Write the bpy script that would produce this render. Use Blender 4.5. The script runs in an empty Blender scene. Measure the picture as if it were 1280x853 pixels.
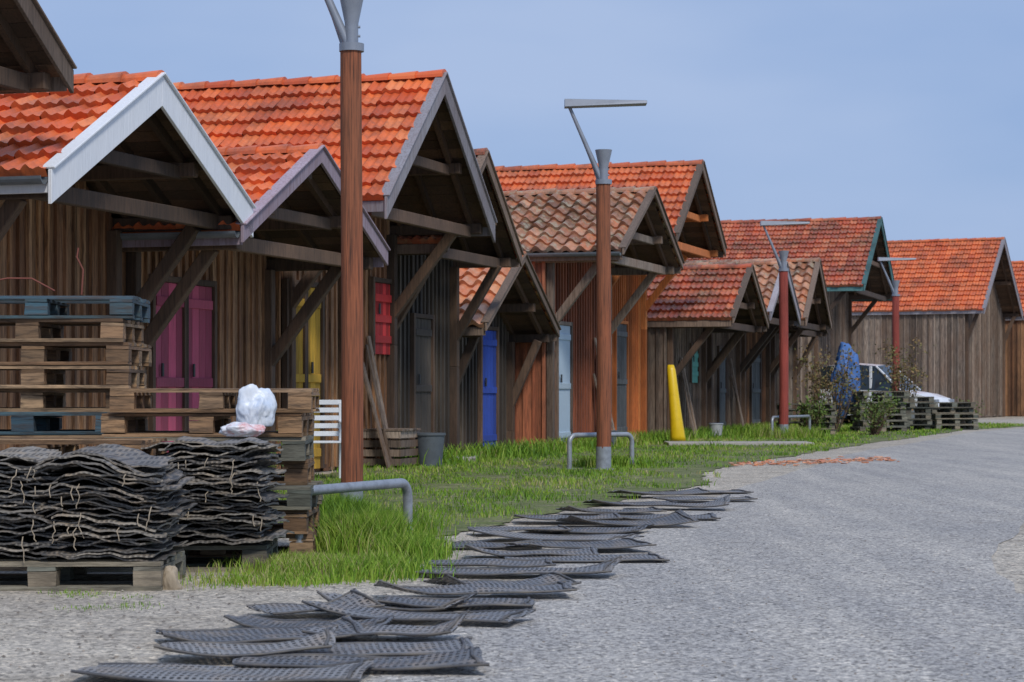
import bpy, math, random
import numpy as np
from mathutils import Vector, Matrix, noise as mnoise
random.seed(4); rng=np.random.default_rng(4)
D=bpy.data; scene=bpy.context.scene
R=random.uniform

# ------------------------------------------------------------------ helpers
def link(o): scene.collection.objects.link(o); return o
def empty(name,loc=(0,0,0),rz=0):
    e=D.objects.new(name,None); e.empty_display_size=.3; e.location=loc; e.rotation_euler=(0,0,rz); return link(e)

class MB:
    def __init__(s): s.v=[];s.f=[];s.uv=[];s.m=[];s.sm=[]
    def add(s,vs,fs,m=0,rnd=None,smooth=False):
        b=len(s.v); s.v+=[tuple(p) for p in vs]
        r=rnd if rnd is not None else (random.random(),random.random())
        for f in fs:
            s.f.append(tuple(b+i for i in f)); s.uv.append(r); s.m.append(m); s.sm.append(smooth)
    def box(s,a,b,m=0,rnd=None,M=None,j=0):
        vs=[Vector((x,y,z)) for z in (a[2],b[2]) for y in (a[1],b[1]) for x in (a[0],b[0])]
        if j: vs=[v+Vector((R(-j,j),R(-j,j),R(-j,j))) for v in vs]
        if M is not None: vs=[M@v for v in vs]
        s.add(vs,[(0,2,3,1),(4,5,7,6),(0,1,5,4),(2,6,7,3),(0,4,6,2),(1,3,7,5)],m,rnd)
    def beam(s,p0,p1,w,h,m=0,up=(0,0,1),rnd=None):
        p0=Vector(p0);p1=Vector(p1);d=(p1-p0).normalized();u=Vector(up)
        if abs(d.dot(u))>.98:u=Vector((1,0,0))
        sx=d.cross(u).normalized();uz=sx.cross(d).normalized()
        vs=[]
        for p in (p0,p1):
            for a,b in((-1,-1),(1,-1),(1,1),(-1,1)): vs.append(p+sx*a*w/2+uz*b*h/2)
        s.add(vs,[(0,1,2,3),(7,6,5,4),(0,4,5,1),(1,5,6,2),(2,6,7,3),(3,7,4,0)],m,rnd)
    def tube(s,pts,r,n=10,m=0,rnd=None,caps=True):
        pts=[Vector(p) for p in pts]; rs=r if isinstance(r,(list,tuple)) else [r]*len(pts)
        vs=[];prev=None
        for i,p in enumerate(pts):
            d=(pts[min(i+1,len(pts)-1)]-pts[max(i-1,0)]).normalized()
            ref=prev if prev is not None else (Vector((1,0,0)) if abs(d.x)<.9 else Vector((0,1,0)))
            a=(ref-d*ref.dot(d)).normalized(); b=d.cross(a); prev=a
            for k in range(n):
                t=2*math.pi*k/n; vs.append(p+(a*math.cos(t)+b*math.sin(t))*rs[i])
        fs=[]
        for i in range(len(pts)-1):
            for k in range(n):
                fs.append((i*n+k,i*n+(k+1)%n,(i+1)*n+(k+1)%n,(i+1)*n+k))
        r_=rnd or (random.random(),random.random())
        s.add(vs,fs,m,r_,True)
        if caps:
            s.add(vs[:n],[tuple(reversed(range(n)))],m,r_); s.add(vs[-n:],[tuple(range(n))],m,r_)
    def obj(s,name,mats,parent=None,bevel=0):
        me=D.meshes.new(name); me.from_pydata(s.v,[],s.f)
        for m in (mats if isinstance(mats,(list,tuple)) else [mats]): me.materials.append(m)
        uv=me.uv_layers.new(name="rnd")
        cnt=np.array([len(f) for f in s.f]); arr=np.repeat(np.array(s.uv,dtype=np.float32),cnt,axis=0)
        uv.data.foreach_set('uv',arr.ravel())
        me.polygons.foreach_set('material_index',s.m); me.polygons.foreach_set('use_smooth',s.sm)
        me.update()
        o=link(D.objects.new(name,me))
        if parent: o.parent=parent
        if bevel:
            b=o.modifiers.new('bevel','BEVEL');b.width=bevel;b.segments=1;b.limit_method='ANGLE'
        return o

# ------------------------------------------------------------------ materials
def newmat(name):
    m=D.materials.new(name);m.use_nodes=True
    return m,m.node_tree.nodes,m.node_tree.links,m.node_tree.nodes['Principled BSDF']
def ramp(N,cols,interp='LINEAR'):
    r=N.new('ShaderNodeValToRGB');e=r.color_ramp.elements;r.color_ramp.interpolation=interp
    n=len(cols)
    items=[(c[0],c[1]) if isinstance(c[0],(int,float)) and not isinstance(c[1],(int,float)) else (i/(n-1),c) for i,c in enumerate(cols)]
    while len(e)<n:e.new(.5)
    for i,(p,c) in enumerate(items): e[i].position=p;e[i].color=(*c,1)
    return r
def noise(N,L,vec,scale,detail=3,rough=.6):
    n=N.new('ShaderNodeTexNoise');n.inputs['Scale'].default_value=scale;n.inputs['Detail'].default_value=detail;n.inputs['Roughness'].default_value=rough
    if vec: L.new(vec,n.inputs['Vector'])
    return n
def mix(N,L,a,b,f,mode='MIX'):
    x=N.new('ShaderNodeMix');x.data_type='RGBA';x.blend_type=mode
    for sock,val in((x.inputs[6],a),(x.inputs[7],b),(x.inputs[0],f)):
        if isinstance(val,(int,float)): sock.default_value=val
        elif isinstance(val,tuple): sock.default_value=(*val,1)
        else: L.new(val,sock)
    return x.outputs[2]
def mapr(N,L,v,a,b,c=0,d=1):
    x=N.new('ShaderNodeMapRange');L.new(v,x.inputs[0])
    for i,k in enumerate((a,b,c,d)): x.inputs[i+1].default_value=k
    return x.outputs[0]
def mapping(N,L,sc):
    t=N.new('ShaderNodeTexCoord');m=N.new('ShaderNodeMapping');m.inputs['Scale'].default_value=sc
    L.new(t.outputs['Object'],m.inputs['Vector']);return m.outputs[0]
def rndsock(N,L):
    u=N.new('ShaderNodeUVMap');u.uv_map='rnd';s=N.new('ShaderNodeSeparateXYZ');L.new(u.outputs[0],s.inputs[0]);return s.outputs[0],s.outputs[1]
def bump(N,L,b,h,st,dist=.02):
    x=N.new('ShaderNodeBump');x.inputs['Strength'].default_value=st;x.inputs['Distance'].default_value=dist
    L.new(h,x.inputs['Height']);L.new(x.outputs[0],b.inputs['Normal'])

def wood(name,cols,sc=(14,14,1.2),dirt=(.02,.017,.014),damt=.6,rough=.85,patch=None,vr=(.6,1.3),bm=True):
    m,N,L,b=newmat(name); ra,rb=rndsock(N,L)
    c=ramp(N,cols);L.new(ra,c.inputs[0])
    t=N.new('ShaderNodeTexCoord');cb=N.new('ShaderNodeCombineXYZ');L.new(ra,cb.inputs[0]);L.new(rb,cb.inputs[2])
    ml=N.new('ShaderNodeVectorMath');ml.operation='MULTIPLY_ADD';L.new(cb.outputs[0],ml.inputs[0]);ml.inputs[1].default_value=(7,7,7);L.new(t.outputs['Object'],ml.inputs[2])
    mp=N.new('ShaderNodeMapping');mp.inputs['Scale'].default_value=sc;L.new(ml.outputs[0],mp.inputs[0])
    n1=noise(N,L,mp.outputs[0],3.0,3,.7); n2=noise(N,L,mapping(N,L,(1,1,.6)),1.3,3)
    x=mix(N,L,c.outputs[0],dirt,mapr(N,L,n1.outputs[0],.42,.70,0,damt))
    n3=mapr(N,L,n2.outputs[0],.4,.7,0,.5)
    x=mix(N,L,x,patch or dirt,n3)
    y=mapr(N,L,rb,0,1,vr[0],vr[1]); 
    comb=N.new('ShaderNodeCombineXYZ')
    for i in range(3): L.new(y,comb.inputs[i])
    x=mix(N,L,x,comb.outputs[0],1.0,'MULTIPLY')
    L.new(x,b.inputs['Base Color']);b.inputs['Roughness'].default_value=rough
    if bm: bump(N,L,b,n1.outputs[0],.5,.012)
    return m

def tile(name,cols,stain,samt,lichen=None,lamt=0):
    m,N,L,b=newmat(name);ra,rb=rndsock(N,L)
    c=ramp(N,cols);L.new(ra,c.inputs[0])
    n=noise(N,L,mapping(N,L,(1,1,1)),1.1,3,.65); n2=noise(N,L,mapping(N,L,(1,1,1)),14,3,.7)
    add=N.new('ShaderNodeMath');add.operation='MULTIPLY_ADD';L.new(n2.outputs[0],add.inputs[0]);add.inputs[1].default_value=.5;L.new(n.outputs[0],add.inputs[2])
    x=mix(N,L,c.outputs[0],stain,mapr(N,L,add.outputs[0],.68,.98,0,samt))
    if lichen:
        n4=noise(N,L,mapping(N,L,(1,1,1)),5,4,.75)
        x=mix(N,L,x,lichen,mapr(N,L,n4.outputs[0],.52,.62,0,lamt))
    L.new(x,b.inputs['Base Color']);b.inputs['Roughness'].default_value=.45
    return m

def plain(name,col,rough=.5,metal=0,var=.25,scale=8,dark=None):
    m,N,L,b=newmat(name)
    n=noise(N,L,mapping(N,L,(1,1,1)),scale,4,.65)
    d=dark or tuple(c*.45 for c in col)
    x=mix(N,L,col,d,mapr(N,L,n.outputs[0],.45,.75,0,var*2))
    L.new(x,b.inputs['Base Color']);b.inputs['Roughness'].default_value=rough;b.inputs['Metallic'].default_value=metal
    return m

W_brown=wood('wood_brown',[(.36,.165,.07),(.18,.08,.04),(.44,.23,.11)],bm=False)
W_tan  =wood('wood_tan',[(.47,.25,.115),(.24,.115,.055),(.54,.32,.17)],damt=.85,patch=(.18,.075,.038),bm=False)
W_dark =wood('wood_dark',[(.05,.042,.036),(.085,.066,.05),(.14,.11,.08)],bm=False)
W_red  =wood('wood_redbrown',[(.37,.11,.05),(.23,.07,.032),(.44,.15,.07)],patch=(.17,.06,.03),bm=False)
W_orange=wood('wood_orange',[(.62,.20,.05),(.50,.15,.04),(.68,.26,.075)],damt=.5,patch=(.36,.11,.03),bm=False)
W_grey =wood('wood_grey',[(.33,.26,.20),(.17,.125,.095),(.42,.34,.27)],damt=.8,patch=(.17,.09,.05),bm=False)
W_frame=wood('wood_frame',[(.15,.09,.055),(.10,.062,.042),(.20,.12,.075)])
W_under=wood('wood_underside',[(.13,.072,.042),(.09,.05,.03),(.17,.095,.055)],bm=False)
W_pal  =wood('wood_pallet',[(.36,.215,.11),(.20,.115,.06),(.45,.30,.17)],sc=(2,14,14),damt=.8,patch=(.13,.08,.05))
W_palb =wood('wood_pallet_blue',[(.05,.12,.16),(.04,.09,.13),(.08,.16,.19)],sc=(2,14,14),dirt=(.07,.05,.04),damt=.8)
W_palg =wood('wood_pallet_weathered',[(.26,.235,.18),(.16,.18,.15),(.33,.27,.19)],sc=(2,14,14))
B_white=wood('paint_white_board',[(.84,.86,.88),(.80,.83,.87)],damt=.2,dirt=(.4,.4,.4),patch=(.70,.74,.8),rough=.5,vr=(.95,1.0))
B_grey =wood('paint_grey_board',[(.38,.37,.40),(.29,.29,.33)],damt=.65,dirt=(.13,.10,.09),patch=(.24,.18,.18))
B_brn  =wood('weathered_brown_board',[(.26,.19,.145),(.19,.135,.10)],damt=.6,patch=(.12,.08,.06))
B_lilac=wood('paint_lilac_board',[(.42,.35,.41),(.34,.28,.34)],damt=.65,dirt=(.16,.10,.10),patch=(.27,.18,.2))
B_teal =wood('paint_teal_board',[(.10,.24,.24),(.07,.19,.20)],damt=.3)
T_new  =tile('tile_orange',[(.72,.14,.04),(.82,.20,.06),(.56,.095,.03),(.84,.27,.10)],(.22,.08,.05),.75)
T_new2 =tile('tile_orange_b',[(.68,.155,.05),(.76,.21,.075),(.52,.105,.038)],(.20,.085,.055),.85)
T_moss =tile('tile_mossy',[(.56,.20,.09),(.33,.15,.085),(.64,.32,.19),(.24,.10,.055)],(.09,.07,.045),.95,(.38,.35,.25),.7)
T_moss2=tile('tile_mossy_red',[(.58,.13,.055),(.38,.09,.05),(.64,.20,.09)],(.10,.06,.04),.95,(.34,.28,.18),.4)
T_peach=tile('tile_peach',[(.74,.32,.15),(.62,.21,.10),(.80,.44,.26)],(.28,.12,.07),.7,(.55,.46,.34),.25)
M_post =wood('post_rusty_wood',[(.36,.12,.055),(.28,.09,.04)],sc=(26,26,.8),damt=1.0,dirt=(.05,.022,.015),patch=(.22,.09,.045),vr=(.9,1.1))
M_postr=wood('post_red_wood',[(.38,.07,.05),(.33,.06,.045)],sc=(22,22,.9),damt=.6,dirt=(.08,.02,.015),vr=(.9,1.1))
M_galv =plain('galvanised_steel',(.36,.39,.43),.45,.4,.35,14)
M_lamp =plain('lamp_grey_metal',(.26,.29,.34),.4,.2,.15)
M_gut  =plain('gutter_zinc',(.17,.20,.23),.45,.3)
M_pink =wood('paint_pink',[(.55,.09,.17),(.46,.07,.14),(.60,.13,.22)],damt=.6,dirt=(.25,.06,.08),patch=(.42,.09,.13))
M_yel  =wood('paint_yellow',[(.66,.38,.03),(.54,.30,.03)],damt=.6,dirt=(.2,.12,.02),patch=(.45,.27,.04))
M_redp =wood('paint_red',[(.60,.045,.04),(.50,.035,.035)],damt=.4,dirt=(.2,.02,.02),patch=(.5,.03,.04))
M_blue =wood('paint_blue',[(.025,.085,.46),(.02,.065,.36)],damt=.5,patch=(.03,.06,.30))
M_wdoor=wood('paint_pale_blue',[(.56,.70,.80),(.50,.64,.76)],damt=.3,dirt=(.25,.3,.33),patch=(.5,.6,.68))
M_gdoor=wood('paint_grey_door',[(.17,.18,.18),(.13,.14,.14)])
M_tgl  =plain('paint_turquoise',(.08,.38,.30),.5)
M_iron =plain('dark_iron',(.05,.05,.05),.5,.6)
M_yplas=plain('yellow_plastic',(.80,.54,.01),.4,0,.15)
M_bluetarp=plain('blue_tarp',(.06,.16,.42),.6)
M_rubber=plain('tyre_rubber',(.02,.02,.02),.8)
M_car  =plain('car_paint_white',(.78,.80,.83),.25,0,.05)
M_glass=plain('car_glass',(.02,.03,.04),.08,0,.05)
M_conc =plain('concrete_slab',(.42,.40,.36),.9,0,.3,3)
M_rope =plain('rope_beige',(.40,.33,.24),.9)
M_chair=plain('white_garden_plastic',(.72,.76,.80),.4,0,.15)

def mesh_mat(name,pile):
    m,N,L,b=newmat(name);ra,rb=rndsock(N,L)
    cols=[(.07,.067,.064),(.15,.138,.125),(.24,.22,.19),(.35,.31,.255)] if pile else [(.12,.125,.135),(.18,.185,.195),(.27,.265,.26)]
    c=ramp(N,cols);L.new(ra,c.inputs[0])
    n=noise(N,L,mapping(N,L,(1,1,1)),6,4,.75)
    x=mix(N,L,c.outputs[0],(.36,.28,.19) if pile else (.32,.25,.18),mapr(N,L,n.outputs[0],.48,.70,0,.8 if pile else .7))
    v=mapping(N,L,(1,1,1))
    sp=N.new('ShaderNodeSeparateXYZ');L.new(v,sp.inputs[0])
    def tri(s,f=40):
        q=N.new('ShaderNodeMath');q.operation='MULTIPLY';L.new(s,q.inputs[0]);q.inputs[1].default_value=f
        p=N.new('ShaderNodeMath');p.operation='PINGPONG';L.new(q.outputs[0],p.inputs[0]);p.inputs[1].default_value=.5;return p.outputs[0]
    mn=N.new('ShaderNodeMath');mn.operation='MINIMUM';L.new(tri(sp.outputs[0],38),mn.inputs[0])
    L.new(tri(sp.outputs[2],50) if pile else tri(sp.outputs[1],30),mn.inputs[1])
    h=mn.outputs[0];x=mix(N,L,x,(.022,.021,.02),mapr(N,L,h,.16,.28,0,.65 if pile else .6))
    L.new(x,b.inputs['Base Color']);b.inputs['Roughness'].default_value=.5
    if not pile: L.new(mapr(N,L,h,.20,.27,1,.30),b.inputs['Alpha'])   # real holes of the net
    return m
M_mesh=mesh_mat('oyster_net_plastic',False); M_meshp=mesh_mat('oyster_net_pile',True)

# ------------------------------------------------------------------ ground materials
def ground_mat(name,ca,cb,cc,speck,sc=90,blot=.5,streak=None):
    m,N,L,b=newmat(name);v=mapping(N,L,(1,1,1))
    big=noise(N,L,v,.55,4,.6);mid=noise(N,L,v,3.0,4,.65);fine=noise(N,L,v,sc,2,.75)
    vo=N.new('ShaderNodeTexVoronoi');vo.inputs['Scale'].default_value=sc;L.new(v,vo.inputs['Vector'])
    vp=N.new('ShaderNodeTexVoronoi');vp.inputs['Scale'].default_value=sc*.42;L.new(v,vp.inputs['Vector'])
    x=mix(N,L,ca,cb,mapr(N,L,big.outputs[0],.35,.65))
    x=mix(N,L,x,cc,mapr(N,L,mid.outputs[0],.5,.75,0,blot))
    if streak:
        t=N.new('ShaderNodeTexCoord');mp=N.new('ShaderNodeMapping');mp.inputs['Rotation'].default_value=(0,0,.28);mp.inputs['Scale'].default_value=(1.6,.10,1);L.new(t.outputs['Object'],mp.inputs[0])
        sn=noise(N,L,mp.outputs[0],1.2,4,.6);x=mix(N,L,x,streak,mapr(N,L,sn.outputs[0],.42,.68,0,.8))
    r=ramp(N,[(.0,(.22,.22,.22)),(.3,(.78,.78,.78)),(.7,(1.08,1.08,1.08)),(1.0,(1.7,1.67,1.58))]);
    sep=N.new('ShaderNodeSeparateColor');L.new(vo.outputs['Color'],sep.inputs[0]);L.new(sep.outputs[0],r.inputs[0])
    x=mix(N,L,x,r.outputs[0],speck,'MULTIPLY')
    r2=ramp(N,[(.0,(.35,.34,.33)),(.14,(1,1,1)),(.86,(1,1,1)),(1.0,(1.6,1.55,1.45))]);sp2=N.new('ShaderNodeSeparateColor');L.new(vp.outputs['Color'],sp2.inputs[0]);L.new(sp2.outputs[1],r2.inputs[0])
    x=mix(N,L,x,r2.outputs[0],speck*.6,'MULTIPLY')
    L.new(x,b.inputs['Base Color']);b.inputs['Roughness'].default_value=.9
    bump(N,L,b,fine.outputs[0],.6,.008);return m
G_dirt=ground_mat('sandy_dirt',(.50,.45,.375),(.39,.345,.285),(.22,.185,.14),.8,60,.75)
G_road=ground_mat('worn_asphalt',(.40,.38,.355),(.335,.325,.315),(.27,.25,.225),.95,78,.45,(.50,.47,.425))
G_grass=ground_mat('grass_soil',(.11,.14,.035),(.17,.19,.06),(.30,.255,.18),.7,40,.95)

def sheet(name,left,right,z,mat,jit=.12):
    """strip between two polylines (world metres) with irregular edges"""
    def res(p,n=220):
        p=np.array(p,float);d=np.r_[0,np.cumsum(np.hypot(*np.diff(p,axis=0).T))]
        t=np.linspace(0,1,n)**1.5*d[-1]
        return np.c_[np.interp(t,d,p[:,0]),np.interp(t,d,p[:,1])]
    a=res(left);b=res(right)
    def w(n,k): 
        x=np.arange(n);return sum(np.sin(x*f+rng.uniform(0,6))*am for f,am in((.31,.5),(.83,.3),(1.9,.25),(2.9,.2)))*k
    a[:,0]+=w(len(a),jit);b[:,0]+=w(len(b),jit)
    n=len(a);K=5;vs=[]
    for i in range(n):
        for k in range(K): 
            q=a[i]*(1-k/(K-1))+b[i]*k/(K-1);vs.append((q[0],q[1],z))
    fs=[(i*K+k,i*K+k+1,(i+1)*K+k+1,(i+1)*K+k) for i in range(n-1) for k in range(K-1)]
    mb=MB();mb.add(vs,fs,0,(.5,.5));return mb.obj(name,mat)

mb=MB();mb.add([(-300,-60,0),(300,-60,0),(300,500,0),(-300,500,0)],[(0,1,2,3)]);mb.obj('ground',G_dirt)
road_left=[(-2.6,-12),(-1.2,4),(-.6,7.4),(-.29,9.6),(.38,12.9),(1.4,18),(2.9,24.5),(5.4,34.6),(11.6,54),(20,72),(40,98),(70,130)]
road_right=[(5.2,-12),(3.6,4),(3.0,7.4),(2.5,10.8),(3.05,13.5),(4.95,20),(10,34),(17,50),(27,66),(46,90),(76,124)]
sheet('road',road_left,road_right,.004,G_road,.08)
grass_edge=[(-1.56,10.8),(-.98,11.0),(-.476,12.86),(-.36,15.0),(.387,17.4),(2.14,23.1),(2.68,27.8),(6.0,38.6),(12.0,56.5),(17,66)]
grass_back=[(-1.75,11.3),(-1.6,13.2),(-1.2,14.5),(-2.6,18),(-2.9,21),(-2.1,28.0),(.1,35),(3.1,45),(7.7,60),(10.5,68)]
sheet('grass_verge_ground',[(-1.3,11.7)]+grass_back[1:],[(-1.05,11.6),(-.62,13.0),(-.5,15.0)]+[(x-.12,y) for x,y in grass_edge[4:]],.008,G_grass,.12)
mb=MB();mb.box((2.9,40.0,0),(5.6,41.2,.06));mb.obj('concrete_slab',M_conc,bevel=.01)
mb=MB();mb.box((-1.9,30.6,0),(-.5,31.6,.07));mb.obj('concrete_slab',M_conc,bevel=.01)

# ------------------------------------------------------------------ huts
U=Vector((.2935,.956,0));Nn=Vector((.956,-.2935,0));P0=Vector((-10.67,0,0))
ANG=math.atan2(-.2935,.956)

def slope_tiles(mb,x0,x1,ym,half,zr,ze,side,style,rh=.31,cw=.235):
    SL=math.hypot(half,zr-ze);rows=max(3,round(SL/rh));cols=max(4,round((x1-x0)/cw))
    K=8
    cf=np.linspace(0,1,K+1)
    if style=='round':
        prof=np.where(cf<.62,.072*np.sin(np.pi*np.clip(cf/.62,0,1)),-.024*np.sin(np.pi*np.clip((cf-.62)/.38,0,1)))
    else:
        prof=.050*np.exp(-((cf-.22)/.13)**2)+.024*np.exp(-((cf-.72)/.13)**2)
    ny=side*(zr-ze)/SL;nz=half/SL
    for r in range(rows):
        for c in range(cols):
            rn=(random.random(),random.random());jz=R(-.010,.010);jt=R(-.018,.018)
            vs=[]
            for f in (0,1):
                t=min((r+f)/rows+ (0.016+jt/3 if f else 0),1.03)
                lift=.004+.056*f+jz*f
                for k in range(K+1):
                    h=lift+prof[k]*(.75+.25*f)+.012
                    x=x0+(c+cf[k])*(x1-x0)/cols
                    vs.append((x,ym+side*t*half+ny*h,zr-t*(zr-ze)+nz*h))
            t=min((r+1)/rows+.012+jt/3,1.03)
            for k in range(K+1):
                x=x0+(c+cf[k])*(x1-x0)/cols;h=-.002+(prof[k] if style=='round' else 0)*.6
                vs.append((x,ym+side*t*half+ny*h,zr-t*(zr-ze)+nz*h))
            n=K+1
            fs=[(k,k+1,n+k+1,n+k) for k in range(K)]+[(n+k,n+k+1,2*n+k+1,2*n+k) for k in range(K)]
            if side>0: fs=[tuple(reversed(f)) for f in fs]
            mb.add(vs,fs,0,rn,False)

def board_wall(mb,p0,p1,zfun,bw,th,out,m=0,z0=0.0):
    """vertical boards from p0 to p1 (xy), top from zfun(t in metres)"""
    p0=Vector((*p0,0));p1=Vector((*p1,0));d=p1-p0;Lg=d.length;d.normalize();o=Vector((*out,0))
    n=int(Lg/bw)
    for i in range(n):
        a=i*Lg/n+.004;b=(i+1)*Lg/n-.004;off=R(0,.016);rn=(random.random(),random.random())
        q0=p0+d*a+o*off;q1=p0+d*b+o*(off+R(-.006,.006));zb=z0+R(0,.05)
        za,zb2=zfun(a),zfun(b)
        vs=[q0+Vector((0,0,zb)),q1+Vector((0,0,zb)),q1-o*th+Vector((0,0,zb)),q0-o*th+Vector((0,0,zb)),
            q0+Vector((0,0,za)),q1+Vector((0,0,zb2)),q1-o*th+Vector((0,0,zb2)),q0-o*th+Vector((0,0,za))]
        mb.add(vs,[(0,1,5,4),(2,3,7,6),(1,2,6,5),(3,0,4,7),(4,5,6,7),(3,2,1,0)],m,rn)
        c=p0+d*(b+.004);w=.024
        vv=[c-d*w+o*.004,c+d*w+o*.004,c+d*w+o*.042,c-d*w+o*.042]
        zt=zfun(b)-.02;z1=z0+.02+R(0,.08)
        mb.add([v+Vector((0,0,z1)) for v in vv]+[v+Vector((0,0,zt)) for v in vv],[(0,1,5,4),(1,2,6,5),(2,3,7,6),(3,0,4,7),(4,5,6,7)],m)

def hut(s0,s1,ow,of,ze,zr,roof,wall,barge,style='flat',L=8.0,gutter=False,bb=.20,frame=None,base=None,doors=(),brace=True,bw=.17):
    w=s1-s0;ym=w/2;frame=frame or W_frame
    if base is None: E=empty('wooden_oyster_hut',P0+U*s0,ANG)
    else: E=empty('wooden_oyster_hut',base[0],base[1])
    half=w/2+.12
    g=lambda y: zr-.14-(zr-ze)*abs(y-ym)/half
    mb=MB()
    for sd in(-1,1): slope_tiles(mb,-L,of-.01,ym,half,zr,ze,sd,style,cw=.23 if style=='flat' else .26)
    n=int((L+of)/.36)
    for i in range(n):
        x0=-L+i*(L+of)/n;x1=x0+(L+of)/n+.03;rn=(random.random(),random.random())
        r0,r1=.08,.108;dzc=R(-.006,.01)
        vs=[]
        for x,rr in((x0,r0),(x1,r1)):
            for k in range(9):
                a=math.pi*(-.05+1.1*k/8);vs.append((x,ym+math.cos(a)*rr*1.15,zr+.02+dzc+math.sin(a)*rr*.9))
        vs+= [(x1,ym+(v[1]-ym)*.7,zr+.015+(v[2]-zr-.015)*.6) for v in vs[9:]]
        mb.add(vs,[(k,k+1,10+k,9+k) for k in range(8)]+[(9+k,10+k,19+k,18+k) for k in range(8)],0,rn)
    mb.obj('roof_tiles',roof,E)
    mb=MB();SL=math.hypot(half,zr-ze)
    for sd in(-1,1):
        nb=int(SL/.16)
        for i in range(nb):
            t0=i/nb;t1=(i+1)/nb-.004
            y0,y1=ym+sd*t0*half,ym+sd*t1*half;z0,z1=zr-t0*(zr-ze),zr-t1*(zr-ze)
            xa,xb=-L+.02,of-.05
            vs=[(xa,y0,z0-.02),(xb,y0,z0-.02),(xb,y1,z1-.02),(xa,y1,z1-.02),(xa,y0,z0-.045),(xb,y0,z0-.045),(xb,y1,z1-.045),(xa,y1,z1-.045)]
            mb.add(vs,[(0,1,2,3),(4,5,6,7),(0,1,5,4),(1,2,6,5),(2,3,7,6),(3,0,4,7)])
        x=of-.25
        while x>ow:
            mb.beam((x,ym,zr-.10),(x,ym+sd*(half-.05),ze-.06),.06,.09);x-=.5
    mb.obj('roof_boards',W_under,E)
    mb=MB();xo=of-.10
    def pz(t): return zr-t*(zr-ze)
    for sd in(-1,1):
        for t in (.5,.93): mb.beam((ow-.4,ym+sd*half*t,pz(t)-.18),(xo,ym+sd*half*t,pz(t)-.18),.11,.14)
        if brace:
            yb=ym+sd*(w/2-.16);top=pz(.93)-.24
            bx=min(.95,of-ow-.25)
            mb.beam((ow+.03,yb,top-1.15),(ow+bx,yb,top+.02),.11,.13)
            mb.beam((ow+.07,yb,top-1.5),(ow+.07,yb,top),.12,.12)
            mb.beam((ow+.07,yb,0),(ow+.07,yb,top-1.5),.12,.12)
    mb.beam((ow-.4,ym,zr-.20),(xo,ym,zr-.20),.11,.14)
    if of-ow>.8:
        mb.beam((xo-.18,ym-half*.92,ze-.1),(xo-.18,ym+half*.92,ze-.1),.08,.15)
        mb.beam((xo-.18,ym-half*.5,pz(.5)-.20),(xo-.18,ym+half*.5,pz(.5)-.20),.07,.13)
    mb.obj('roof_frame',frame,E,bevel=.008)
    mb=MB()
    dz=(zr-ze);nx=half/SL
    for sd in(-1,1):
        y1=ym+sd*(half+.05);z1=ze-.05*dz/half
        vs=[]
        for x in(of,of+.035):
            vs+=[(x,ym,zr+.07),(x,y1,z1+.06),(x,y1,z1+.06-bb/nx),(x,ym,zr+.07-bb/nx)]
        mb.add(vs,[(0,1,2,3),(7,6,5,4),(0,4,5,1),(1,5,6,2),(2,6,7,3),(3,7,4,0)])
        mb.beam((of+.0,ym,zr+.085),(of+.0,y1,z1+.075),.13,.02)
    for sd in(-1,1):
        y=ym+sd*(half-.005);mb.box((-L,y-.012,ze-.15),(of-.004,y+.012,ze-.02))
    mb.obj('bargeboards',barge,E,bevel=.004)
    if gutter:
        mb=MB();y=ym-half-.07;vs=[]
        for x in(-L,of-.02):
            for k in range(9):
                a=math.pi*(1+k/8);vs.append((x,y+math.cos(a)*.065,ze-.02+math.sin(a)*.065))
            for k in range(9):
                a=math.pi*(2-k/8);vs.append((x,y+math.cos(a)*.058,ze-.02+math.sin(a)*.058))
        n=18;mb.add(vs,[(k,(k+1)%n,n+(k+1)%n,n+k) for k in range(n)]+[tuple(range(n)),tuple(range(n,2*n))],0)
        mb.obj('gutter',M_gut,E)
    mb=MB()
    board_wall(mb,(ow,.02),(ow,w-.02),lambda a:g(a+.02),bw,.02,(1,0))
    board_wall(mb,(-L+.5,0.0),(ow,0.0),lambda a:ze-.12,bw,.02,(0,-1))
    board_wall(mb,(-L+.5,w),(ow,w),lambda a:ze-.12,bw*1.4,.02,(0,1))
    board_wall(mb,(-L+.5,.02),(-L+.5,w-.02),lambda a:g(a+.02),bw*1.6,.02,(-1,0))
    mb.box((-L+.55,.05,0),(ow-.05,w-.05,ze-.2))
    mb.obj('board_walls',[wall],E)
    for (y0,y1,z0,z1,mat,npl) in doors:
        mb=MB();n=npl
        for i in range(n):
            a=y0+(y1-y0)*i/n+.004;b=y0+(y1-y0)*(i+1)/n-.004
            mb.box((ow+.044,a,z0),(ow+.062+R(0,.005),b,z1))
        for z in(z0+.2,(z0+z1)/2,z1-.2):
            mb.box((ow+.06,y0+.03,z-.05),(ow+.088,y1-.03,z+.05))
        mb.box((ow+.02,y0-.07,z0),(ow+.095,y0-.004,z1+.07),1);mb.box((ow+.02,y1+.004,z0),(ow+.095,y1+.07,z1+.07),1)
        mb.box((ow+.02,y0-.003,z1+.004),(ow+.093,y1+.003,z1+.068),1)
        mb.box((ow+.09,y0+.12,(z0+z1)/2+.06),(ow+.11,y0+.16,(z0+z1)/2+.2),2)
        mb.obj('door' if z0<.5 else 'shutter',[mat,frame,M_iron],E,bevel=.004)
    return E

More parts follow.
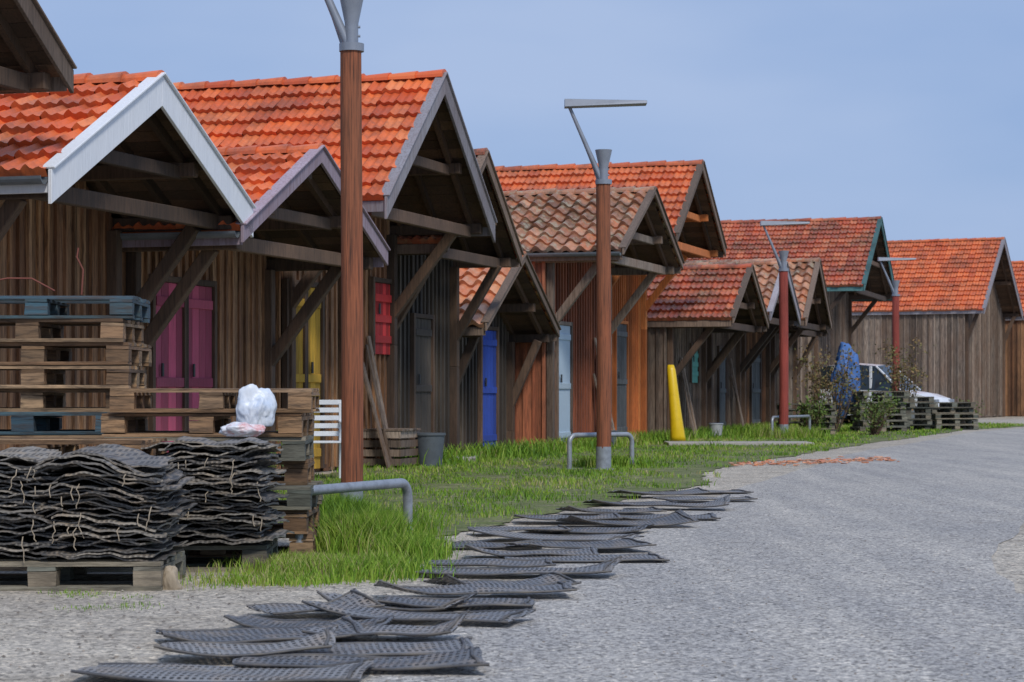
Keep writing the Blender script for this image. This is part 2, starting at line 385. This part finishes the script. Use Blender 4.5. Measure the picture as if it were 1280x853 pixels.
hut(15.0,18.9,0,1.5,3.62,5.0,T_new,W_brown,B_brn,bb=.16)
hut(19.05,22.75,0,1.4,2.78,3.80,T_new,W_tan,B_white,bb=.25,gutter=True)
hut(22.85,26.6,0,1.4,2.60,3.56,T_new,W_tan,B_lilac,bb=.15,gutter=True,doors=[(.62,1.33,.05,2.15,M_pink,4),(1.37,2.05,.05,2.15,M_pink,4)])
hut(26.9,30.75,0,1.4,3.25,4.93,T_new,W_tan,B_grey,bb=.20,doors=[(.1,.62,.05,2.28,M_yel,3),(.66,1.15,.05,2.28,M_yel,3),(3.0,3.72,1.5,2.45,M_redp,6)])
hut(30.85,34.0,-.2,.8,3.02,4.35,T_moss2,W_dark,B_brn,bb=.13,doors=[(1.2,1.95,.05,2.05,W_dark,5)])
hut(34.3,38.0,-.55,.25,2.0,3.12,T_peach,W_dark,B_brn,'round',bb=.10,brace=True,L=7.4,doors=[(1.95,2.75,.05,2.0,M_blue,5)])
hut(38.2,42.4,0,1.4,3.35,4.52,T_moss,W_red,B_brn,'round',bb=.09,gutter=True,doors=[(.6,1.42,.05,2.15,M_wdoor,1)],frame=W_grey)
hut(42.7,46.9,-.4,1.3,3.92,5.45,T_new2,W_orange,B_brn,bb=.13,doors=[(1.7,2.6,.05,2.35,M_gdoor,4)],frame=W_orange)
hut(47.3,51.0,0,1.45,2.5,3.65,T_moss2,W_grey,B_brn,bb=.10,doors=[(2.2,2.9,1.2,2.0,M_tgl,1)])
hut(51.3,55.0,0,1.5,2.75,3.95,T_moss,W_grey,B_grey,'round',bb=.16,doors=[(1.2,2.0,.05,2.0,M_gdoor,4)])
hut(55.3,59.0,0,1.65,2.75,4.25,T_moss,W_brown,B_brn,'round',bb=.14,doors=[(1.2,2.4,.05,2.0,M_gdoor,4)])
hut(59.4,63.2,0,.9,2.7,3.9,T_moss2,W_grey,W_frame,bb=.12)
hut(66.6,73.8,0,1.5,4.1,6.3,T_moss2,W_grey,B_teal,bb=.16,L=9,brace=True)
ux=Vector((.4104,.9119,0));ang2=math.atan2(-.4104,.9119)
o2=Vector((17.5,80,0))-Vector((.9119,-.4104,0))*.75
hut(0,7.0,0,.75,4.05,6.85,T_new2,W_grey,B_grey,bb=.16,L=9,base=(o2,ang2),brace=True,bw=.22)
o3=o2+ux*8.2+Vector((.9119,-.4104,0))*2.4
hut(0,6.5,0,.8,4.05,6.4,T_new2,W_brown,B_grey,bb=.16,L=8,base=(o3,ang2))
hut(0,6.5,0,.8,4.0,6.2,T_new,W_grey,B_grey,bb=.16,L=8,base=(o3+ux*8+Vector((.9,-.4,0))*3,ang2))

# ------------------------------------------------------------------ lamps
def lamp(x,y,zt,r,mat,rz=0):
    E=empty('street_lamp',(x,y,0),rz);mb=MB()
    mb.tube([(0,0,.0),(0,0,.30)],r*1.03,20);mb.tube([(0,0,0),(0,0,.02)],r*1.6,20);mb.obj('steel_foot',M_galv,E)
    mb=MB()
    n=28;K=14;vs=[]
    for i in range(K+1):
        z=.28+(zt-.28)*i/K
        for k in range(n):
            a=2*math.pi*k/n;rr=r*(1-.05*i/K)*(1+.025*math.sin(3*a+z)+.018*math.sin(7*a+2+z*.6))
            vs.append((math.cos(a)*rr+.004*math.sin(z*1.3),math.sin(a)*rr,z))
    mb.add(vs,[(i*n+k,i*n+(k+1)%n,(i+1)*n+(k+1)%n,(i+1)*n+k) for i in range(K) for k in range(n)],0,(.5,.5),True)
    mb.obj('wooden_post',mat,E)
    mb=MB()
    mb.tube([(0,0,zt-.02),(0,0,zt+.04)],r*1.12,24)
    mb.tube([(0,0,zt+.04),(0,0,zt+.16),(0,0,zt+.20),(0,0,zt+.42)],[r*.6,r*.6,r*.62,r*1.15],20)
    mb.tube([(-.03,0,zt+.04),(-.10,0,zt+.20),(-.45,0,zt+1.0)],[.035,.035,.022],10)
    mb.tube([(-.07,.03,zt+.04),(-.14,.03,zt+.25),(-.42,.02,zt+.93)],[.02,.02,.012],8)
    for zz in(.10,.17): mb.tube([(r*.5,0,zt+zz),(r*.78,0,zt+zz)],.012,6)
    vs=[(-.50,-.10,zt+.96),(.55,-.13,zt+1.0),(.55,.13,zt+1.0),(-.50,.10,zt+.96),(-.50,-.08,zt+1.065),(.55,-.12,zt+1.04),(.55,.12,zt+1.04),(-.50,.08,zt+1.065)]
    mb.add(vs,[(3,2,1,0),(4,5,6,7),(0,1,5,4),(1,2,6,5),(2,3,7,6),(3,0,4,7)])
    mb.obj('lamp_head',M_lamp,E,bevel=.006)
lamp(-1.24,16.7,3.65,.086,M_post)
lamp(1.17,27.6,3.67,.095,M_post)
lamp(5.86,46.6,3.62,.10,M_postr)
lamp(10.75,60.5,3.7,.10,M_postr)

def hoop(a,b,h):
    a=Vector((*a,0));b=Vector((*b,0));d=(b-a).normalized();rr=.10
    pts=[a+Vector((0,0,-.05)),a+Vector((0,0,h-rr))]
    for k in range(1,7):
        t=math.pi/2*k/6;pts.append(a+d*(rr-rr*math.cos(t))+Vector((0,0,h-rr+rr*math.sin(t))))
    for k in range(0,7):
        t=math.pi/2*k/6;pts.append(b-d*(rr-rr*math.sin(t))+Vector((0,0,h-rr+rr*math.cos(t))) if k else b-d*rr+Vector((0,0,h)))
    pts+=[b+Vector((0,0,-.05))]
    mb=MB();mb.tube(pts,.032,14)
    for q in(a,b): mb.tube([q+Vector((0,0,0)),q+Vector((0,0,.012))],.07,14)
    mb.obj('protection_hoop',M_galv)
hoop((-1.28,13.0),(-.69,14.3),.40);hoop((.74,27.8),(1.58,28.5),.44);hoop((5.6,46.5),(6.75,49),.45)

# ------------------------------------------------------------------ pallets
def pallet(mb,M,m,pj=.004):
    for y in(.05,.4,.75): mb.box((0,y-.05,0),(1.2,y+.05,.02),m,M=M,j=pj)
    for y in(.05,.4,.75):
        for x in(.07,.6,1.13): mb.box((x-.07,y-.05,.022),(x+.07,y+.05,.098),m,M=M,j=pj)
    for x in(.07,.6,1.13): mb.box((x-.07,0,.10),(x+.07,.8,.120),m,M=M,j=pj)
    for y in(.06,.23,.4,.57,.74): mb.box((0,y-.05,.122),(1.2,y+.05,.143),m,M=M,j=pj)
def pallet_stack(x,y,n,rz=0,cols=None,z0=0,jit=.05,name='pallet_stack'):
    mb=MB();z=z0
    for i in range(n):
        M=Matrix.Translation((x+R(-jit,jit),y+R(-jit,jit),z))@Matrix.Rotation(rz+R(-.04,.04),4,'Z')
        pallet(mb,M,(cols[i] if cols else random.choice([0,0,0,2])));z+=.146
    return mb.obj(name,[W_pal,W_palb,W_palg])
pallet_stack(-3.62,13.5,11,0,[0,2,0,0,0,1,0,0,0,0,1])
pallet_stack(-2.42,12.95,7,.03,[0,0,2,0,2,0,0])
pallet_stack(-3.22,12.05,5,0,[0,0,0,2,0])
pallet_stack(-3.0,10.85,1,0,[2],name='pallet');pallet_stack(-2.56,11.95,1,0,[2],name='pallet',jit=0)
pallet_stack(6.25,49.5,5,.1,[2]*5);pallet_stack(8.6,53,7,.2,[2]*7,jit=.07);pallet_stack(9.6,55.2,6,.2,[2]*6,jit=.07)
pallet_stack(11.0,56.2,5,.25,[2]*5,jit=.07)

def bag_pile(name,x0,x1,y0,y1,z0,z1,n,cols,tie=1):
    mb=MB();NX,NY=18,6;th=(z1-z0)/n
    ph=[R(0,6) for _ in range(6)];cw=(x1-x0)/cols
    for c in range(cols):
        for i in range(n):
            cx=x0+cw*(c+.5)+R(-.045,.045);cy=(y0+y1)/2+R(-.035,.03);hw=cw/2+R(-.04,.06);hd=(y1-y0)/2+R(-.06,.05)
            rz=R(-.10,.10);f=i/n;rn=(random.random(),random.random());e1,e2=R(0,6),R(0,6);t2=th*R(.65,1.15);dr=R(.0,.06);ti=R(-.02,.02)
            top=[];bot=[]
            for b in range(NY+1):
                for a in range(NX+1):
                    u=a/NX*2-1;v=b/NY*2-1
                    px=cx+u*hw*math.cos(rz)-v*hd*math.sin(rz)+.015*math.sin(v*5+e1);py=cy+v*hd*math.cos(rz)+u*hw*math.sin(rz)+.018*math.sin(u*6+e2)
                    wv=f*(.025*math.sin(px*5+ph[0])+.020*math.sin(px*11+ph[1]+c)+.02*math.sin(py*6+ph[2]))
                    z=z0+i*th+wv+.008*math.sin(px*19+e1)+.005*math.sin(px*47+e2)+.006*math.sin(py*17+e2) -dr*(.3+f)*max(0,abs(u)-.65)**1.5*2+ti*u
                    z=max(z,z0-.04)
                    ed=1 if max(abs(u),abs(v))>.98 else 0
                    k=.7 if ed else 1
                    top.append((px,py,z+t2*.55*k));bot.append((px,py,z-t2*.45*k))
            n1=(NX+1)*(NY+1);g=lambda a,b:b*(NX+1)+a
            fs=[(g(a,b),g(a+1,b),g(a+1,b+1),g(a,b+1)) for a in range(NX) for b in range(NY)]
            fs+=[tuple(n1+q for q in reversed(ff)) for ff in fs]
            per=[g(a,0) for a in range(NX+1)]+[g(NX,b) for b in range(1,NY+1)]+[g(a,NY) for a in range(NX-1,-1,-1)]+[g(0,b) for b in range(NY-1,0,-1)]
            for k in range(len(per)): p,q=per[k],per[(k+1)%len(per)];fs.append((p,n1+p,n1+q,q))
            mb.add(top+bot,fs,0,rn)
    for k in range(int(22*(x1-x0)*tie)):
        x=R(x0,x1);z=R(z0+.1,z1-.02);y=y0-.07
        pts=[(x,y+.03,z)]
        for j in range(6 if R(0,1)>.6 else 3): pts.append((pts[-1][0]+R(-.012,.012),y+R(-.008,.008),pts[-1][2]-R(.008,.03)))
        mb.tube(pts,.0028,5,1)
    return mb.obj(name,[M_meshp,M_rope])
bag_pile('oyster_bag_pile',-2.92,-1.80,10.9,11.65,.17,.675,36,2)
bag_pile('oyster_bag_pile',-1.98,-1.38,11.98,12.7,.17,.725,38,1)

# loose bags on the road side
def net_bag(cx,cy,rz,L=1.0,W=.5,z=.012,curl=.05):
    NX,NY=24,10;mb=MB();vs=[];e=[R(0,6) for _ in range(5)];c1,c2=R(0,1)**2*curl,R(0,1)**2*curl;sk=R(-.25,.25)
    M=Matrix.Rotation(rz,4,'Z');ar=R(-.02,.02);M2=M
    for layer in(0,1):
        for b in range(NY+1):
            for a in range(NX+1):
                u=a/NX*2-1;v=b/NY*2-1
                x=u*L/2+sk*v*W/2+.006*math.sin(v*4+e[0]);y=v*W/2+.004*math.sin(u*7+e[1])+ar*u*u
                h=.004*math.sin(u*5+e[2])+.004*math.sin(v*5+u*3+e[3])+.005
                h+=c1*max(0,u-.3)**2*2.0*(1+v*.6)+c2*max(0,-u-.3)**2*2.0*(1-v*.6)
                ed=max(abs(u),abs(v))>.98
                t=.003 if ed else .008+.006*math.sin(u*3+e[4])
                vs.append(Vector((x,y,max(.0,h)+(t if layer==0 else -min(t,.006)))))
    n1=(NX+1)*(NY+1);g=lambda a,b:b*(NX+1)+a
    fs=[(g(a,b),g(a+1,b),g(a+1,b+1),g(a,b+1)) for a in range(NX) for b in range(NY)]
    fs+=[tuple(n1+q for q in reversed(ff)) for ff in fs]
    mb.add(vs,fs,0,None,True)
    # folded seams along both long sides and the closing rod at one end
    r_=mb.uv[0]
    for b in(0,NY): mb.tube([vs[g(a,b)] for a in range(0,NX+1,3)],.006,5,1,r_)
    mb.tube([vs[g(NX-1,b)]+Vector((0,0,.004)) for b in range(0,NY+1,2)],.007,5,1,r_)
    o=mb.obj('oyster_net_bag',[M_mesh,M_rod]);o.location=(cx,cy,z);o.rotation_euler=(0,0,rz);return o
M_rod=plain('net_seam_plastic',(.07,.07,.075),.5,0,.4,6,(.2,.17,.13))
bags=[(-1.0,7.5,.03,1.0),(-.55,7.75,-.06,.9),(-.98,8.05,.05,.65),(-.60,8.22,-.05,.9),(-1.0,8.62,.08,.8),(-.50,8.66,-.05,.6),(-.85,9.1,-.12,.65),(-.40,9.35,.04,.9),(-.88,9.6,.1,.5),(-.52,9.9,-.18,.6),(-.25,9.95,.05,.7),
(-.18,10.45,-.04,.95),(-.05,11.0,.08,.7),(.04,11.65,.05,1.05),(-.12,12.1,-.1,.7),(.42,12.75,.03,.95),(.12,13.0,-.12,.8),(.42,13.5,.1,.8),(-.10,13.85,.02,.6),(.3,14.4,-.08,1.0),(.05,15.1,.15,.7),(.5,15.3,.02,.9),
(.85,15.95,.05,.95),(.42,16.4,-.08,.8),(1.15,16.9,.02,.9),(.8,17.6,.1,.8),(1.4,18.3,-.04,.9),(1.05,19.0,.06,.8),(1.75,19.6,.02,.9),(1.4,20.4,-.05,.9),(1.85,21.1,.08,.9)]
for i,(x,y,r,l) in enumerate(bags):
    net_bag(x,y,r+R(-.24,.24),l,R(.28,.40) if y<12 else R(.32,.46),.010+.012*(i%3),.05 if y<12 else .06)

# ------------------------------------------------------------------ small things
def crumple(name,c,sz,mat,seed,sub=4,lo=-.7):
    import bmesh
    bm=bmesh.new();bmesh.ops.create_icosphere(bm,subdivisions=sub+1,radius=1)
    of=Vector((seed*3.1,seed*1.7,seed))
    for v in bm.verts:
        p=v.co.copy();k=1+.35*mnoise.noise(p*1.2+of)
        for f,a in((2.2,.20),(4.8,.10),(9.5,.05)): k-=a*abs(mnoise.noise(Vector((p.x*f,p.y*f,p.z*f*.5))+of))
        v.co=p*k;v.co.z=max(v.co.z,lo);v.co=Vector((v.co.x*sz[0],v.co.y*sz[1],v.co.z*sz[2]))
    for f in bm.faces:f.smooth=True
    me=D.meshes.new(name);bm.to_mesh(me);bm.free();me.materials.append(mat);me.uv_layers.new(name='rnd');o=link(D.objects.new(name,me));o.location=c;return o
M_bag=plain('white_plastic_bag',(.74,.79,.85),.4,0,.35,9,(.36,.50,.74))
crumple('plastic_sack',(-1.52,12.82,.90),(.115,.10,.15),M_bag,3)
crumple('plastic_sack',(-1.58,12.55,.775),(.14,.10,.05),plain('red_printed_bag',(.78,.80,.84),.4,0,.5,12,(.65,.10,.06)),5)
crumple('cloth_rag',(-1.73,10.95,.02),(.06,.05,.10),M_rope,9)
E=empty('white_garden_chair',(-2.35,24.3,0),.15);mb=MB()
for x in(.03,.45):
    for y in(.03,.45):
        mb.beam((x,y,0),(x,y,.42 if y<.2 else .88),.035,.035)
    mb.beam((x,.0,.64),(x,.45,.66),.045,.03);mb.beam((x,.03,.42),(x,.03,.64),.035,.035)
for i in range(6): mb.box((.0,.0+i*.078,.42),(.48,.065+i*.078,.44))
for z in(.52,.61,.70,.79,.88): mb.box((.0,.44,z-.028),(.48,.465,z+.028))
mb.obj('frame_and_slats',M_chair,E,bevel=.004)
E=empty('wooden_crate',(-1.95,28.3,0),ANG);mb=MB()
for z in(.08,.2,.32,.44): 
    mb.box((0,0,z-.045),(.5,.025,z+.045));mb.box((0,.7,z-.045),(.5,.725,z+.045));mb.box((.5,0,z-.045),(.52,.725,z+.045))
for y in(.05,.2,.35,.5,.65): mb.box((-.03,y-.06,.49),(.55,y+.06,.515))
mb.obj('slats',W_grey,E)
mb=MB();mb.tube([(.9,.3,0),(.9,.3,.42)],[.16,.2],18);mb.tube([(.9,.3,.42),(.9,.3,.45)],.215,18);mb.obj('rubbish_bin',plain('bin_grey',(.10,.12,.14),.6)).location=(-2.0,28.6,0)
# planks leaning on hut fronts and a couple of buckets
def at(s,o,z=0): return P0+U*s+Nn*o+Vector((0,0,z))
for s,n in((29.4,4),(41.2,3),(48.3,4),(53.9,3)):
    mb=MB()
    for i in range(n):
        h=R(1.3,2.0);q=s+i*.11
        mb.beam(at(q,.38+R(0,.1)),at(q+R(-.12,.12),.075,h),.09,.022,up=Nn)
    mb.obj('leaning_planks',W_grey)
for s,o,c in((40.6,.5,(.10,.12,.14)),(49.6,.6,(.45,.47,.48)),(50.1,.5,(.05,.12,.3))):
    mb=MB();p=at(s,o);mb.tube([p,p+Vector((0,0,.30))],[.12,.155],16);mb.tube([p+Vector((0,0,.29)),p+Vector((0,0,.31))],.165,16);mb.obj('plastic_bucket',plain('bucket_plastic',c,.5))
mb=MB();secs=[(0,.16,.08),(.1,.145,.12),(.5,.12,.12),(1.0,.10,.09),(1.4,.085,.06),(1.5,.06,.03)]
vs=[]
for z,w,d in secs:
    for k in range(10):
        a=2*math.pi*k/10;vs.append((math.cos(a)*w-.09*z,math.sin(a)*d+.12*z,z))
mb.add(vs,[(i*10+k,i*10+(k+1)%10,(i+1)*10+(k+1)%10,(i+1)*10+k) for i in range(5) for k in range(10)]+[tuple(range(9,-1,-1)),tuple(range(50,60))],0,None,True)
mb.obj('yellow_plastic_chute',M_yplas).location=(3.25,42.2,0.03)
crumple('blue_tarp_bundle',(8.35,54.0,1.25),(.38,.4,.95),M_bluetarp,12,4,-2)
mb=MB()
mb.tube([(-3.5,13.7,1.66),(-3.2,13.7,1.72),(-3.05,13.72,1.72),(-2.9,13.7,1.64)],.006,6)
mb.tube([(-2.75,13.8,1.62),(-2.74,13.8,1.78),(-2.78,13.8,1.86),(-2.77,13.8,1.92)],.006,6)
mb.obj('iron_rods',plain('rust_brown',(.20,.06,.04),.8))
mb=MB()
for k in range(220):
    x=R(3.0,5.6);y=29.5+(x-3.0)*.9+random.gauss(0,.45);s=R(.015,.05)
    M=Matrix.Translation((x,y,.010))@Matrix.Rotation(R(0,6),4,'Z')
    mb.box((-s,-s*.6,0),(s,s*.6,s*.25),M=M,j=s*.2)
mb.obj('broken_tile_rubble',T_peach)
mb=MB()
for k in range(3600):
    y=7+14*random.random()**1.4;x=R(-.30,.0)*y-.1
    if random.random()<.45: x=R(-.1,.27)*y
    s=R(.003,.011)*(1 if x<-.05*y else .75)
    M=Matrix.Translation((x,y,.004))@Matrix.Rotation(R(0,6),4,'Z')
    vs=[M@Vector((math.cos(a)*s*R(.7,1.2),math.sin(a)*s*R(.7,1.2),0)) for a in(0,1.25,2.5,3.8,5)]
    mb.add(vs+[M@Vector((0,0,s*.6))],[(i,(i+1)%5,5) for i in range(5)])
mb.obj('gravel',wood('gravel_stones',[(.55,.50,.42),(.16,.14,.12),(.3,.24,.18)],damt=.2,bm=False))

# ------------------------------------------------------------------ car
E=empty('parked_white_van',(11.0,64.5,0),math.radians(-32))
st=[(-2.05,.72,.55,.9,.9),(-1.98,.82,.35,1.05,1.55),(-1.6,.84,.3,1.08,1.80),(-.6,.85,.3,1.06,1.86),(.15,.85,.3,1.04,1.80),(.55,.85,.3,1.02,1.45),(.95,.85,.3,.99,1.06),(1.5,.83,.3,.93,.98),(1.9,.78,.32,.8,.84),(2.08,.66,.42,.6,.64)]
vs=[]
for x,w,zb,zm,zt in st:
    tw=w*(.80 if zt>1.2 else .86)
    vs+=[(x,-w*.9,zb),(x,-w,(zb+zm)/2),(x,-w*.98,zm),(x,-tw,max(zt-.04,zm+.002)),(x,0,zt),(x,tw,max(zt-.04,zm+.002)),(x,w*.98,zm),(x,w,(zb+zm)/2),(x,w*.9,zb)]
mb=MB()
for i in range(len(st)-1):
    for k in range(8):
        f=(i*9+k,(i+1)*9+k,(i+1)*9+k+1,i*9+k+1)
        win=(k in(2,5) and 1<=i<=5 ) or (k in(3,4) and i in(4,5))
        mb.add([vs[q] for q in f],[(0,1,2,3)],1 if win else 0,(.5,.5))
    mb.add([vs[i*9],vs[i*9+8],vs[(i+1)*9+8],vs[(i+1)*9]],[(0,1,2,3)],0,(.5,.5))
mb.add(vs[:9],[tuple(range(9))]);mb.add(vs[-9:],[tuple(range(8,-1,-1))])
mb.obj('body',[M_car,M_glass],E)
mb=MB()
for x in(-1.3,1.3):
    for sy in(-1,1):
        mb.tube([(x,sy*.70,.31),(x,sy*.88,.31)],.31,20,0);mb.tube([(x,sy*.86,.31),(x,sy*.895,.31)],.18,14,1)
mb.obj('wheels',[M_rubber,M_galv],E)
mb=MB()
for sy in(-1,1):
    mb.box((1.88,sy*.62-.14,.62),(2.03,sy*.62+.14,.78),0);mb.box((.75,sy*.98-.09,1.02),(.9,sy*.98+.09,1.18),1)
    mb.beam((.15,sy*.70,1.76),(.95,sy*.80,1.05),.05,.05,2)
    mb.box((-.02,sy*.79-.03,1.05),(.06,sy*.79+.03,1.75),2);mb.box((-1.2,sy*.79-.03,1.05),(-1.1,sy*.79+.03,1.75),2)
mb.box((1.98,-.4,.42),(2.10,.4,.55),1)
mb.obj('trim',[M_galv,M_iron,M_car],E,bevel=.01)

# ------------------------------------------------------------------ vegetation
def leafmat(name,cols):
    m,N,L,b=newmat(name);ra,rb=rndsock(N,L);c=ramp(N,cols);L.new(ra,c.inputs[0])
    L.new(c.outputs[0],b.inputs['Base Color']);b.inputs['Roughness'].default_value=.65
    b.inputs['Specular IOR Level'].default_value=.25
    return m
M_gr=leafmat('grass_blades',[(.07,.15,.015),(.125,.255,.02),(.20,.34,.03),(.29,.37,.06),(.42,.35,.19)])
def inpoly(px,py,poly):
    r=np.zeros(len(px),bool);n=len(poly)
    for i in range(n):
        x1,y1=poly[i];x2,y2=poly[(i+1)%n]
        c=((y1>py)!=(y2>py))&(px<(x2-x1)*(py-y1)/(y2-y1+1e-9)+x1);r^=c
    return r
def blades(name,px,py,h,wd,mat,lean=.45):
    n=len(px);a=rng.uniform(0,2*np.pi,n);la=rng.uniform(0,2*np.pi,n);ln=h*rng.uniform(.1,lean,n)*1.6
    dx,dy=np.cos(a)*wd,np.sin(a)*wd;ox,oy=np.cos(la)*ln,np.sin(la)*ln
    V=np.zeros((n,5,3));
    V[:,0]=np.c_[px-dx,py-dy,np.zeros(n)];V[:,1]=np.c_[px+dx,py+dy,np.zeros(n)]
    V[:,2]=np.c_[px+dx*.8+ox*.35,py+dy*.8+oy*.35,h*.6];V[:,3]=np.c_[px-dx*.8+ox*.35,py-dy*.8+oy*.35,h*.6]
    V[:,4]=np.c_[px+ox,py+oy,h]
    me=D.meshes.new(name);me.vertices.add(n*5);me.vertices.foreach_set('co',V.ravel())
    b=np.arange(n)*5;li=np.c_[b,b+1,b+2,b+3,b+3,b+2,b+4].ravel()
    me.loops.add(n*7);me.loops.foreach_set('vertex_index',li)
    me.polygons.add(n*2);st=np.c_[np.arange(n)*7,np.arange(n)*7+4].ravel();me.polygons.foreach_set('loop_start',st)
    uv=me.uv_layers.new(name='rnd')
    r=np.clip(.42+.28*np.sin(px*1.7+1)*np.sin(py*.9)+rng.normal(0,.24,n),0,1)
    uv.data.foreach_set('uv',np.repeat(np.c_[r,r],7,axis=0).ravel().astype(np.float32))
    me.materials.append(mat);me.update(calc_edges=True);me.validate();return link(D.objects.new(name,me))
poly=grass_edge+grass_back[::-1]
N0=300000
yy=10.5*(68/10.5)**rng.random(N0);xx=rng.uniform(-3,17,N0)
k=inpoly(xx+rng.normal(0,.05,N0),yy,poly);xx,yy=xx[k],yy[k]
pn=.34+.42*np.sin(xx*2.1+yy*.7)*np.sin(yy*1.3-xx)+.34*np.sin(xx*5.3-yy*2.1)*np.sin(yy*3.7+xx*2)+rng.uniform(-.25,.25,len(xx))
ex=np.interp(yy,[p[1] for p in grass_edge],[p[0] for p in grass_edge]);edge=np.clip((ex-xx)/(.03*yy+.1),0,1)
keep=pn>.10+.60*(1-edge);xx,yy,pn=xx[keep],yy[keep],pn[keep]
h=(.018+.055*np.clip(pn,0,1.2))*rng.uniform(.6,1.4,len(xx))
wall_d=np.clip((.307*yy-10.67)-xx+1.2,0,1);h*=1+.9*wall_d
wd=np.clip(.00022*yy,.0025,.02)
cx=[(-.93,13.7,.20,.45,.23,7000),(-.62,13.1,.18,.4,.14,3000),(-.95,15.0,.3,.6,.17,4000),(-1.3,16.3,.2,.4,.22,3000),(-1.2,12.1,.25,.35,.09,3500),(-.75,11.8,.25,.35,.11,3000),(-1.2,11.3,.3,.2,.05,1500),(1.3,28.6,.4,.3,.16,1500),(5.9,46.9,.7,.8,.26,2500),(-2.2,13.9,.2,.2,.12,400)]
X=[xx];Y=[yy];H=[h];Wd=[wd]
for (a,b,sx,sy,hh,n) in cx:
    X.append(rng.normal(a,sx*.55,n));Y.append(rng.normal(b,sy*.55,n));H.append(hh*rng.uniform(.35,1.15,n));Wd.append(np.full(n,.0032 if b<20 else .007))
n=8000;s=rng.uniform(30,62,n);o=rng.normal(.3,.22,n);X.append(-10.67+.2935*s+.956*o);Y.append(.956*s-.2935*o);H.append(rng.uniform(.06,.28,n));Wd.append(np.full(n,.01))
n=350;c=rng.integers(0,8,n);bx=rng.uniform(-2.7,-1.7,8);by=rng.uniform(9.9,10.8,8);X.append(bx[c]+rng.normal(0,.07,n));Y.append(by[c]+rng.normal(0,.06,n));H.append(rng.uniform(.005,.022,n));Wd.append(np.full(n,.002))
X,Y,H,Wd=map(np.concatenate,(X,Y,H,Wd))
blades('grass',X,Y,H,Wd,M_gr)

def shrub(x,y,h,r,mat,n=1500,leaf=.035):
    E=empty('shrub',(x,y,0));mb=MB();tips=[]
    for i in range(26):
        a=R(0,6.28);rr=R(.2,1)*r;p=[Vector((R(-.1,.1),R(-.1,.1),0))]
        tgt=Vector((math.cos(a)*rr,math.sin(a)*rr,h*R(.55,1)))
        for t in(.35,.7,1): p.append(p[0].lerp(tgt,t)+Vector((R(-.06,.06),R(-.06,.06),.08*math.sin(t*3))))
        mb.tube(p,[.014,.010,.007,.003],5);tips+=[p[1],p[2],p[2],p[3],p[3]]
    mb.obj('stems',W_frame,E);mb=MB()
    for i in range(n):
        c=random.choice(tips)+Vector((random.gauss(0,.11),random.gauss(0,.11),random.gauss(0,.12)));c.z=max(c.z,.03)
        q=Matrix.Rotation(R(0,6.28),3,Vector((R(-1,1),R(-1,1),R(-1,1))).normalized());s=leaf*R(.6,1.3)
        mb.add([c+q@Vector(v)*s for v in((-1,0,0),(0,-.5,0),(1,0,.2),(0,.5,0))],[(0,1,2,3)])
    mb.obj('leaves',mat,E)
M_sh1=leafmat('dry_shrub_leaves',[(.16,.12,.05),(.26,.16,.07),(.18,.18,.06),(.10,.08,.04)])
M_sh2=leafmat('green_shrub_leaves',[(.07,.12,.03),(.13,.20,.04),(.18,.17,.07)])
shrub(7.5,50.5,1.9,.8,M_sh1,1500,.045);shrub(8.3,49.6,.9,.6,M_sh2,700,.045);shrub(10.6,58.5,2.3,.7,M_sh1,1300,.045)
shrub(6.9,49.5,.8,.5,M_sh2,600,.05);shrub(9.3,54.0,.7,.5,M_sh2,500,.05);shrub(12.4,59.5,.6,.5,M_sh2,500,.05)
shrub(-2.35,19.5,.5,.35,M_sh2,400,.03)

# ------------------------------------------------------------------ sky and sun
w=D.worlds.new('World');scene.world=w;w.use_nodes=True;N=w.node_tree.nodes;L=w.node_tree.links
sky=N.new('ShaderNodeTexSky');sky.sky_type='NISHITA';sky.sun_disc=False;sky.sun_elevation=math.radians(46);sky.sun_rotation=math.radians(160)
sky.air_density=1.0;sky.dust_density=1.0;sky.ozone_density=1.5
bg=N['Background'];bg.inputs[1].default_value=.12
tc=N.new('ShaderNodeTexCoord');mp=N.new('ShaderNodeMapping');mp.inputs['Scale'].default_value=(1,1,3);L.new(tc.outputs['Generated'],mp.inputs[0])
nz=noise(N,L,mp.outputs[0],3.2,4,.5)
x=mix(N,L,sky.outputs[0],(2.4,3.45,5.8),.85)
x=mix(N,L,x,(3.5,4.45,6.4),mapr(N,L,nz.outputs[0],.38,.68,0,.8))
L.new(x,bg.inputs[0])
sd=D.lights.new('sun','SUN');sd.energy=2.3;sd.angle=math.radians(12);sd.color=(1,.94,.86);so=link(D.objects.new('sun',sd))
el,az=math.radians(46),math.radians(160)
dirv=Vector((math.sin(az)*math.cos(el),math.cos(az)*math.cos(el),math.sin(el)))
so.rotation_euler=dirv.to_track_quat('Z','Y').to_euler()

cam=D.cameras.new('camera');co=link(D.objects.new('camera',cam));co.location=(0,0,1);co.rotation_euler=(math.radians(90),0,0)
cam.sensor_width=36;cam.lens=36*2700/1280;cam.shift_y=63.5/1280;cam.clip_end=1500
cam.dof.use_dof=True;cam.dof.focus_distance=16;cam.dof.aperture_fstop=8
scene.camera=co
scene.view_settings.view_transform='Standard';scene.view_settings.look='None';scene.view_settings.exposure=0
